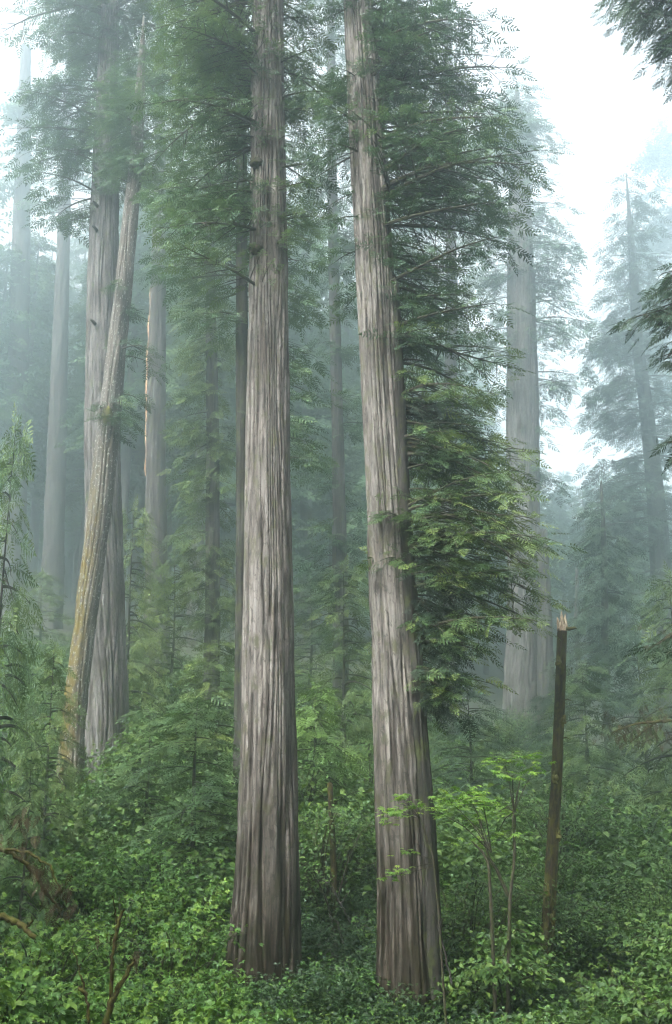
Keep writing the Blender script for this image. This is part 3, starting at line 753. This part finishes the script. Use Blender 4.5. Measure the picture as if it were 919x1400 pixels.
def shrub(seed, H, Rd, canes, per, size, tpl, mat, tmean=.5):
    rng = np.random.default_rng(seed); f, w = Acc(), Acc(); P, O = [], []
    for c in range(canes):
        a, l = rng.uniform(0, 2 * pi), rng.uniform(.45, 1.05)
        rr, hh = Rd * l, H * rng.uniform(.6, 1.08) * (1 - .35 * l * l)
        b = rng.normal(0, .12 * Rd, 2); s = np.linspace(0, 1, 6)
        path = np.stack([b[0] + rr * cos(a) * s ** 1.4, b[1] + rr * sin(a) * s ** 1.4, hh * np.sin(s * pi * .58) / sin(pi * .58)], -1)
        tube(w, path, .012 * (1.1 - s) + .003, 4)
        t = rng.uniform(.3, 1, per) ** .8
        q = np.stack([np.interp(t, s, path[:, k]) for k in range(3)], -1) + rng.normal(0, 1, (per, 3)) * np.array([.13, .13, .07]) * Rd * 1.1
        P.append(q); O.append(np.tile([cos(a), sin(a)], (per, 1)) * .7)
    add_leaves(f, rng, np.concatenate(P), size, tpl, tmean=tmean, out=np.concatenate(O))
    return f.mesh('shrub_leaves', M[mat]), w.mesh('shrub_stems', M['limb'])


def fernplant(seed, n, L, mat='fern'):
    rng = np.random.default_rng(seed); f = Acc()
    for k in range(n):
        a = k * 2 * pi / n + rng.uniform(-.25, .25); l = L * rng.uniform(.75, 1.1); s = np.linspace(.08, 1, 26)
        el = rng.uniform(.7, 1.2)
        path = np.stack([l * s * cos(el) * cos(a) + .0 * s, l * s * cos(el) * sin(a), l * (s * sin(el) - .75 * s ** 2.2)], -1)
        T = np.gradient(path, axis=0); T /= np.linalg.norm(T, axis=1, keepdims=True)
        side = np.array([-sin(a), cos(a), 0])
        wl = .15 * l * np.sin(np.clip(s * 2.9 + .25, 0, pi)) ** .7 + .01
        for sd in (-1, 1):
            tip = path + side * sd * wl[:, None] + T * .03 * l - np.array([0, 0, 1]) * wl[:, None] * .2
            hw = T * .016 * l
            V = np.stack([path - hw, path + hw, tip + hw * .2, tip - hw * .2], 1).reshape(-1, 3)
            f.add(V, np.arange(len(V)).reshape(-1, 4), np.full(len(V), np.clip(rng.normal(.5, .15), 0, 1)))
    return f.mesh('fern_fronds', M[mat])


# ================================================================== UNDERGROWTH (what nobody could count)
rngU = np.random.default_rng(5)
clump = {}
for nm, (cn, tpl, sz) in {'tri': (34, TRI, .10), 'one': (60, ONE, .095), 'small': (70, ONE, .068)}.items():
    for v in range(4):
        a = Acc(); r_ = np.random.default_rng(900 + v)
        P = r_.normal(0, 1, (cn, 3)) * [.3, .3, .16]; P[:, 2] = .30 + P[:, 2] - .3 * (P[:, 0] ** 2 + P[:, 1] ** 2)
        add_leaves(a, r_, P, np.full(cn, sz), tpl, tsd=.12)
        clump[nm, v] = (np.concatenate(a.v), np.concatenate(a.f), np.concatenate(a.t) - .5)


HOLLOWS = [(at(450, 700, 30.)[0][0], 30., 1.2), (at(140, 700, 32.)[0][0], 33., 2.2), (at(20, 700, 19.)[0][0], 19.2, 1.3), (at(240, 700, 29.)[0][0], 29.5, 1.2), (at(640, 700, 33.)[0][0], 34, 1.8), (at(800, 700, 30)[0][0], 30, 1.6), (at(612, 700, 27.5)[0][0], 27.5, .9)]


def in_hollow(x, y): return np.any([(x - a) ** 2 + (y - b) ** 2 < c * c for a, b, c in HOLLOWS], axis=0)


def carpet(name, mat, kinds, n, ylo, yhi, seed, smin, smax, lift=.0, tmean=.5, patch=None):
    r_ = np.random.default_rng(seed); A = Acc()
    Y = np.sqrt(r_.uniform(ylo ** 2, yhi ** 2, n)); X = r_.uniform(-1, 1, n) * (.42 * Y + 4)
    if patch is not None:
        pn = vnoise(X * .22 + patch, Y * .22 + patch); k = pn > .42; X, Y = X[k], Y[k]
    hum = vnoise(X * .45 + 11, Y * .45 + 5) * .9 + vnoise(X * 1.3, Y * 1.3) * .4
    keep = (hum > .55) & ~in_hollow(X, Y); X, Y, hum = X[keep], Y[keep], hum[keep]
    for e in range(3):
        Z = ground(X, Y) + lift + hum * (.15 + .36 * e)
        S = r_.uniform(smin, smax, len(X)); yw = r_.uniform(0, 2 * pi, len(X))
        Mx = np.zeros((len(X), 3, 3)); Mx[:, 0, 0] = np.cos(yw); Mx[:, 0, 1] = -np.sin(yw); Mx[:, 1, 0] = np.sin(yw); Mx[:, 1, 1] = np.cos(yw); Mx[:, 2, 2] = 1
        Mx *= S[:, None, None]; which = r_.integers(0, len(kinds), len(X))
        for q, kd in enumerate(kinds):
            s_ = which == q; T, Fq, tt = clump[kd]
            A.inst(T, Fq, Mx[s_], np.stack([X, Y, Z], -1)[s_], np.clip(r_.normal(tmean, .15, s_.sum()), .05, .95), tt)
    return props(part(name, A.mesh(name, M[mat])), kind='stuff', label='leafy undergrowth covering the forest floor', cat='undergrowth')


carpet('leafy_undergrowth', 'drk', [('tri', 0), ('tri', 1), ('one', 0), ('one', 1)], 2600, 9, 36, 1, .8, 1.4)
carpet('leafy_undergrowth', 'bri', [('tri', 2), ('tri', 3)], 1500, 14, 40, 4, .7, 1.2, lift=.15, patch=20)
carpet('leafy_undergrowth', 'fern', [('small', 0), ('one', 3)], 1500, 12, 44, 6, .7, 1.2, lift=.1, patch=60)
carpet('leafy_undergrowth', 'drk', [('small', 0), ('small', 1), ('small', 2)], 1500, 14, 42, 2, .9, 1.7, lift=.1)
carpet('leafy_undergrowth', 'mid', [('small', 3), ('small', 1), ('one', 2)], 2200, 34, 108, 3, 2.2, 4.2, lift=.3)

# ================================================================== SHRUBS AND FERNS
SH = {
    'bri': [shrub(s, 1.5, 1.1, 32, 36, sz, TRI, 'bri', .52) for s, sz in ((1, .072), (2, .09), (3, .108))],
    'mid': [shrub(4, 1.7, 1.1, 32, 80, .06, ONE, 'mid'), shrub(5, 1.6, 1.1, 30, 60, .09, ONE, 'mid'), shrub(10, 1.5, 1.2, 28, 32, .085, TRI, 'mid')],
    'drk': [shrub(s, 1.6, 1.1, 26, 42, .085, ONE, 'drk') for s in (6, 7)],
    'glo': [shrub(s, 1.3, 1.1, 26, 40, .095, ONE, 'glo') for s in (8, 9)],
}
FE = [fernplant(s, 18, 1.6) for s in (1, 2)]
placed = []


def plant(kind, px, Y, s, label, group, name='shrub', cat='shrub', zs=1.):
    s = s * fr(Y); Y = float(far(Y)); x = at(px, 700, Y)[0][0]; rng = np.random.default_rng(int(px * 7 + Y * 31) % 99991)
    loc = (x, Y, float(ground(x, Y)) - .05)
    r = empty(name, loc, label, cat, group); r.rotation_euler = (0, 0, rng.uniform(0, 6.28)); r.scale = (s, s, s * zs)
    if kind == 'fern': part('fronds', FE[int(rng.integers(0, 2))], r)
    else:
        l, w = SH[kind][int(rng.integers(0, len(SH[kind])))]
        part('foliage', l, r); part('canes', w, r)


def bed(kind, n, x0, x1, y0, y1, smin, smax, label, group, seed, name='shrub', cat='shrub', zs=1., avoid=True):
    rng = np.random.default_rng(seed); k = 0; tries = 0
    while k < n and tries < 4000:
        tries += 1
        px, Y = rng.uniform(x0, x1), rng.uniform(y0, y1)
        Yr = float(far(Y)); x = at(px, 700, Yr)[0][0]; s = rng.uniform(smin, smax) * fr(Y)
        if avoid and any((x - a) ** 2 + (Yr - b) ** 2 < (.62 * (s + c)) ** 2 for a, b, c in placed): continue
        if in_hollow(x, Yr) or any(-d_ < Yr - t.Y < 1 and abs(x - t.x[0]) < t.r[0] + .9 for t, d_ in ((tC, 1), (t2, 4), (tN, 5), (tL, 5), (tS, 4), (t8, 25))) and Yr > 22: continue
        if any(abs(Y - t.Y) < 1.4 + .5 * s and abs(x - t.x[0]) < t.r[0] + .55 * s for t in (tC, t2)): continue
        placed.append((x, Yr, s)); plant(kind, px, Y, s / fr(Y), label, group, name, cat, zs); k += 1


bed('bri', 40, -10, 330, 20.5, 33, 1.0, 2.0, 'fresh green broad-leaved shrub in the thicket on the side of the leaning pair', 'fresh green shrubs of the thicket near the middle redwood', 1)
bed('glo', 26, -40, 290, 14.5, 20, .75, 1.15, 'glossy blue-sheened shrub along the lower edge before the dead branches', 'glossy shrubs before the dead branches', 2)
bed('bri', 12, 280, 560, 20, 25, .7, 1.0, 'low leafy shrub at the feet of the two near redwoods', 'low shrubs at the feet of the two near redwoods', 3)
bed('bri', 9, 318, 405, 25.6, 27.4, .45, .7, 'small leafy shrub tucked against the foot of the middle redwood', 'small shrubs at the foot of the middle redwood', 31, avoid=False)
bed('glo', 30, 540, 960, 14, 21.5, .8, 1.2, 'large-leaved pale sheened shrub in the near bank below the snag', 'large-leaved shrubs in the bank below the snag', 4)
bed('mid', 34, 590, 960, 22, 36, 1.0, 2.1, 'mid green bush in the thicket round the foot of the snag', 'mid green bushes round the foot of the snag', 5)
bed('drk', 26, 740, 970, 34, 50, 1.2, 2.2, 'dark small-leaved bush on the slope beyond the snag', 'dark bushes on the slope beyond the snag', 6)
bed('mid', 20, 395, 520, 33, 52, 1.3, 2.4, 'green bush in the gap between the two near redwoods', 'green bushes in the gap between the near redwoods', 7)
bed('mid', 30, 150, 350, 34, 54, 1.2, 2.4, 'green bush on the slope between the leaning pair and the middle redwood', 'green bushes between the leaning pair and the middle redwood', 8)
bed('drk', 18, -20, 75, 25, 42, 1.0, 1.8, 'dark bush below the leaning pair', 'dark bushes below the leaning pair', 9)
bed('mid', 16, 590, 740, 38, 58, 1.2, 2.2, 'bush on the slope before the thick misty redwood', 'bushes before the thick misty redwood', 10)
bed('fern', 44, 0, 960, 17, 36, 1.1, 1.7, 'arching sword fern among the shrubs', 'sword ferns among the shrubs', 11, 'sword_fern', 'fern', zs=1.25, avoid=False)

# ================================================================== VINE MAPLE, DEAD WOOD
def leafspray(f, rng, c, n, rx, rz, size):
    P = c + rng.normal(0, 1, (n, 3)) * np.array([rx, rx * .8, rz]); add_leaves(f, rng, P, np.full(n, size), PAL, flat=.22)


rng = np.random.default_rng(21); Ym = 26.
def pt(px, py, Y=Ym): return at(px, py, Y)[0]
b0 = pt(682, 1318); b0[2] = float(ground(b0[0], Ym)); rM = empty('vine_maple', b0, 'slender maple with two dark stems and layered lime-green leaves', 'tree')
for k, path in enumerate(([(676, 1330), (672, 1250), (668, 1180), (660, 1165), (645, 1150)], [(688, 1330), (697, 1230), (703, 1180), (704, 1110), (708, 1080)], [(695, 1225), (680, 1190), (668, 1172), (655, 1120)])):
    w = Acc(); P_ = [pt(a_, b_, Ym + .25 * k) - b0 for a_, b_ in path]
    if k < 2: P_[0][2] = -.2
    P_ = np.array(P_); q = np.linspace(0, len(P_) - 1, 16); P2 = np.stack([np.interp(q, range(len(P_)), P_[:, z]) for z in range(3)], -1)
    tube(w, P2, np.linspace(.055, .022, 16), 7); part('stem', w.mesh('stem', M['limb'], True), rM)
f, w = Acc(), Acc()
for px, py, n in ((615, 1095, 26), (640, 1085, 34), (660, 1098, 30), (685, 1108, 26), (640, 1120, 18), (700, 1060, 22), (720, 1035, 20), (690, 1042, 16), (600, 1110, 14), (735, 1050, 12), (655, 1150, 10), (680, 1140, 10), (700, 1140, 8)):
    c = pt(px, py, Ym + rng.uniform(-.8, .8)) - b0; leafspray(f, rng, c, int(n * 1.3), .28, .09, .15)
    s0 = pt(672 if px < 680 else 703, 1165 if px < 680 else 1110) - b0
    tube(w, [s0, (s0 + c) / 2 + [0, 0, .12], c], [.02, .014, .008], 5)
    for _ in range(5): tube(w, [c - [0, 0, .03], c + rng.normal(0, 1, 3) * [.26, .2, .06]], [.007, .003], 4)
part('crown', f.mesh2('crown', M['map'], w, M['limb']), rM)

Yb = 24.6; b0 = pt(590, 1345, Yb); b0[2] = float(ground(b0[0], Yb)); rV = empty('maple_sapling', b0, 'spindly sapling holding lime-green leaf sprays before the leaning redwood trunk', 'tree')
f, w = Acc(), Acc()
P_ = np.array([pt(a_, b_, Yb) - b0 for a_, b_ in ((612, 1330), (600, 1250), (592, 1170), (575, 1120), (545, 1095))]); P_[0][2] = -.2
tube(w, P_, [.035, .03, .024, .018, .008], 6)
for px, py, n, x0, y0 in ((548, 1088, 20, 575, 1120), (540, 1110, 26, 575, 1120), (565, 1100, 18, 575, 1120), (530, 1118, 12, 560, 1110), (545, 1190, 14, 592, 1180), (530, 1200, 10, 592, 1185), (560, 1165, 9, 592, 1175)):
    c = pt(px, py, Yb - .3) - b0; leafspray(f, rng, c, n, .18, .06, .13); tube(w, [pt(x0, y0, Yb) - b0, c], [.012, .004], 4)
part('trunk', w.mesh('trunk', M['limb'], True), rV); part('crown', f.mesh('crown', M['map']), rV)


def deadwood(name, label, paths, Y, mat='mosslimb', needles=None, seed=0, cat='dead branch'):
    """paths: lists of (px, py, width px, dY)"""
    rng = np.random.default_rng(seed); p0 = at(paths[0][0][0], paths[0][0][1], Y)[0]
    r = empty(name, p0, label, cat)
    for k, path in enumerate(paths):
        a = Acc(); P_ = np.array([at(x, y, Y + d)[0] - p0 for x, y, _w, d in path]); W = np.array([w_ for _x, _y, w_, _d in path]) * Y / FPX / 2.9
        q = np.linspace(0, len(P_) - 1, 6 * len(P_)); P2 = np.stack([np.interp(q, range(len(P_)), P_[:, z]) for z in range(3)], -1)
        P2 += rng.normal(0, .012, P2.shape); tube(a, P2, np.interp(q, range(len(P_)), W) * rng.uniform(.8, 1.2, len(q)), 8)
        part('stem' if k == 0 else 'side_branch', a.mesh('dead_stem', M[mat], True), r)
    if needles:
        f = Acc()
        for (x, y, d, n, rad) in needles:
            c = at(x, y, Y + d)[0] - p0; P = c + rng.normal(0, rad, (n, 3)) * [1, 1, .8]
            D = np.stack([rng.normal(0, .5, n), rng.normal(0, .5, n), -np.ones(n) * .9], -1)
            add_sprays(f, rng, P, D, np.full(n, .22), 'fine')
        part('dead_needles', f.mesh('dead_needles', M['dead']), r)
    return r


deadwood('dead_branch', 'long mossy dead branch with hanging brown twigs above the dark hollow', [[(-30, 1150, 9, 0), (20, 1168, 8, .2), (50, 1195, 7, .3), (62, 1220, 6, .4), (85, 1245, 4, .5)], [(5, 1160, 6, 0), (40, 1165, 5, -.2), (70, 1185, 4, -.3), (82, 1220, 3, -.3)]], 17.5, needles=[(60, 1185, 0, 26, .16), (75, 1215, 0, 26, .15), (84, 1240, .2, 16, .12), (30, 1160, 0, 18, .18), (30, 1110, .3, 20, .15)], seed=1)
deadwood('dead_branch', 'thick moss-covered branch poking out of the dark hollow', [[(-40, 1235, 13, .2), (-5, 1250, 13, .1), (25, 1262, 12, 0), (48, 1282, 9, -.2)], [(35, 1270, 5, -.1), (47, 1258, 3, -.1)]], 17, seed=2)
deadwood('dead_snag', 'forked mossy dead stem standing up through the glossy shrubs', [[(140, 1420, 14, 0), (150, 1375, 12, 0), (172, 1335, 9, .1), (185, 1310, 5, .2)], [(152, 1365, 8, 0), (153, 1310, 7, -.1), (160, 1270, 8, -.1), (168, 1245, 4, -.1)], [(160, 1262, 3, -.1), (155, 1225, 2, -.2)]], 17, needles=[(182, 1312, .2, 10, .08), (150, 1275, 0, 6, .07)], seed=3, cat='dead stem')
deadwood('dry_branch', 'thin bent dead stick beside the forked mossy stem', [[(122, 1400, 6, 0), (118, 1360, 5, 0), (108, 1325, 3, .1), (100, 1298, 2, .1)], [(118, 1360, 8, 0), (108, 1350, 6, .1)]], 16.6, seed=4, cat='dead stem')
deadwood('dry_branch', 'pale dead stick leaning against the foot of the leaning redwood', [[(618, 1345, 4, 0), (608, 1300, 4, .1), (594, 1245, 3, .2)], [(600, 1275, 2, .1), (606, 1255, 2, .1)]], 25.5, mat='far', seed=5, cat='dead stem')
deadwood('dead_branch', 'pale curved twigs in the brush between the two near redwoods', [[(478, 1260, 2.5, 0), (466, 1235, 2.5, 0), (452, 1208, 2, 0), (436, 1203, 1.5, 0)], [(466, 1235, 2, 0), (478, 1218, 1.5, 0)], [(470, 1290, 2, 0), (462, 1262, 2, 0), (448, 1250, 1.5, 0)]], 26.5, mat='far', seed=6)
deadwood('dead_branch', 'drooping bough of rusty dead needles beyond the snag', [[(960, 985, 8, .3), (910, 985, 6, 0), (870, 990, 4, -.2), (838, 1000, 2.5, -.3)], [(900, 985, 4, 0), (880, 1000, 3, -.2), (862, 1015, 2, -.2)]], 30, needles=[(880, 990, 0, 50, .35), (905, 992, 0, 50, .35), (855, 1000, -.2, 34, .25), (840, 1002, -.2, 16, .2), (900, 880, .2, 20, .25)], seed=7)

# ================================================================== AIR, LIGHT, CAMERA
bx = np.array([[-285, -65, -18], [285, -65, -18], [285, 445, -18], [-285, 445, -18], [-285, -65, 128], [285, -65, 128], [285, 445, 128], [-285, 445, 128]], float)
a = Acc(); a.add(bx, [[0, 3, 2, 1], [4, 5, 6, 7], [0, 1, 5, 4], [1, 2, 6, 5], [2, 3, 7, 6], [3, 0, 4, 7]])
hm, nt, N = newmat('fog_air'); hm.cycles.volume_sampling = 'DISTANCE'
pv = N('ShaderNodeVolumePrincipled'); pv.inputs['Color'].default_value = (.84, .965, 1, 1); pv.inputs['Density'].default_value = .0048; pv.inputs['Anisotropy'].default_value = .88
o = N('ShaderNodeOutputMaterial'); nt.links.new(pv.outputs[0], o.inputs['Volume'])
hz = props(part('haze', a.mesh('haze', hm)), kind='stuff')

SUN_EL, SUN_AZ = R(40), R(222)   # azimuth clockwise from +Y: the brighter part of the overcast is behind and left of the camera
wd = bpy.data.worlds.new('World'); scene.world = wd; wd.use_nodes = True
nt = wd.node_tree; nt.nodes.clear()
sk = mk(nt, 'ShaderNodeTexSky', sky_type='NISHITA'); sk.sun_disc = False; sk.sun_elevation = SUN_EL; sk.sun_rotation = SUN_AZ; sk.dust_density = 4; sk.air_density = 1
hs = mk(nt, 'ShaderNodeHueSaturation'); hs.inputs['Saturation'].default_value = .14
nt.links.new(sk.outputs[0], hs.inputs['Color'])
bg = mk(nt, 'ShaderNodeBackground'); bg.inputs['Strength'].default_value = .15
nt.links.new(hs.outputs[0], bg.inputs['Color'])
ow = mk(nt, 'ShaderNodeOutputWorld'); nt.links.new(bg.outputs[0], ow.inputs[0])

sl = bpy.data.lights.new('sun', 'SUN'); sl.energy = 1.5; sl.angle = R(25); sl.color = (1, .97, .92)
so = bpy.data.objects.new('sun', sl); COL.objects.link(so)
from mathutils import Vector
d = Vector((sin(SUN_AZ) * cos(SUN_EL), cos(SUN_AZ) * cos(SUN_EL), sin(SUN_EL)))
so.rotation_euler = (-d).to_track_quat('-Z', 'Y').to_euler(); so.location = d * 60

cam = bpy.data.cameras.new('camera'); co = bpy.data.objects.new('camera', cam); COL.objects.link(co)
cam.sensor_fit = 'VERTICAL'; cam.sensor_height = 36; cam.lens = FPX / 1400 * 36; cam.clip_end = 1500
co.rotation_euler = (pi / 2 + PITCH, 0, 0); scene.camera = co

scene.render.engine = 'CYCLES'
cy = scene.cycles
cy.max_bounces = 5; cy.diffuse_bounces = 3; cy.glossy_bounces = 2; cy.transmission_bounces = 3; cy.volume_bounces = 3; cy.transparent_max_bounces = 8
cy.caustics_reflective = cy.caustics_refractive = False
cy.use_denoising = True; cy.use_adaptive_sampling = False; cy.filter_width = 1.2; cy.denoising_prefilter = 'ACCURATE'; cy.denoising_input_passes = 'RGB_ALBEDO_NORMAL'
try: cy.denoiser = 'OPENIMAGEDENOISE'
except Exception: pass
cy.sample_clamp_indirect = 4
vs = scene.view_settings
vs.view_transform = 'Standard'; vs.look = 'None'; vs.gamma = 1; vs.use_curve_mapping = False; vs.exposure = 2.35
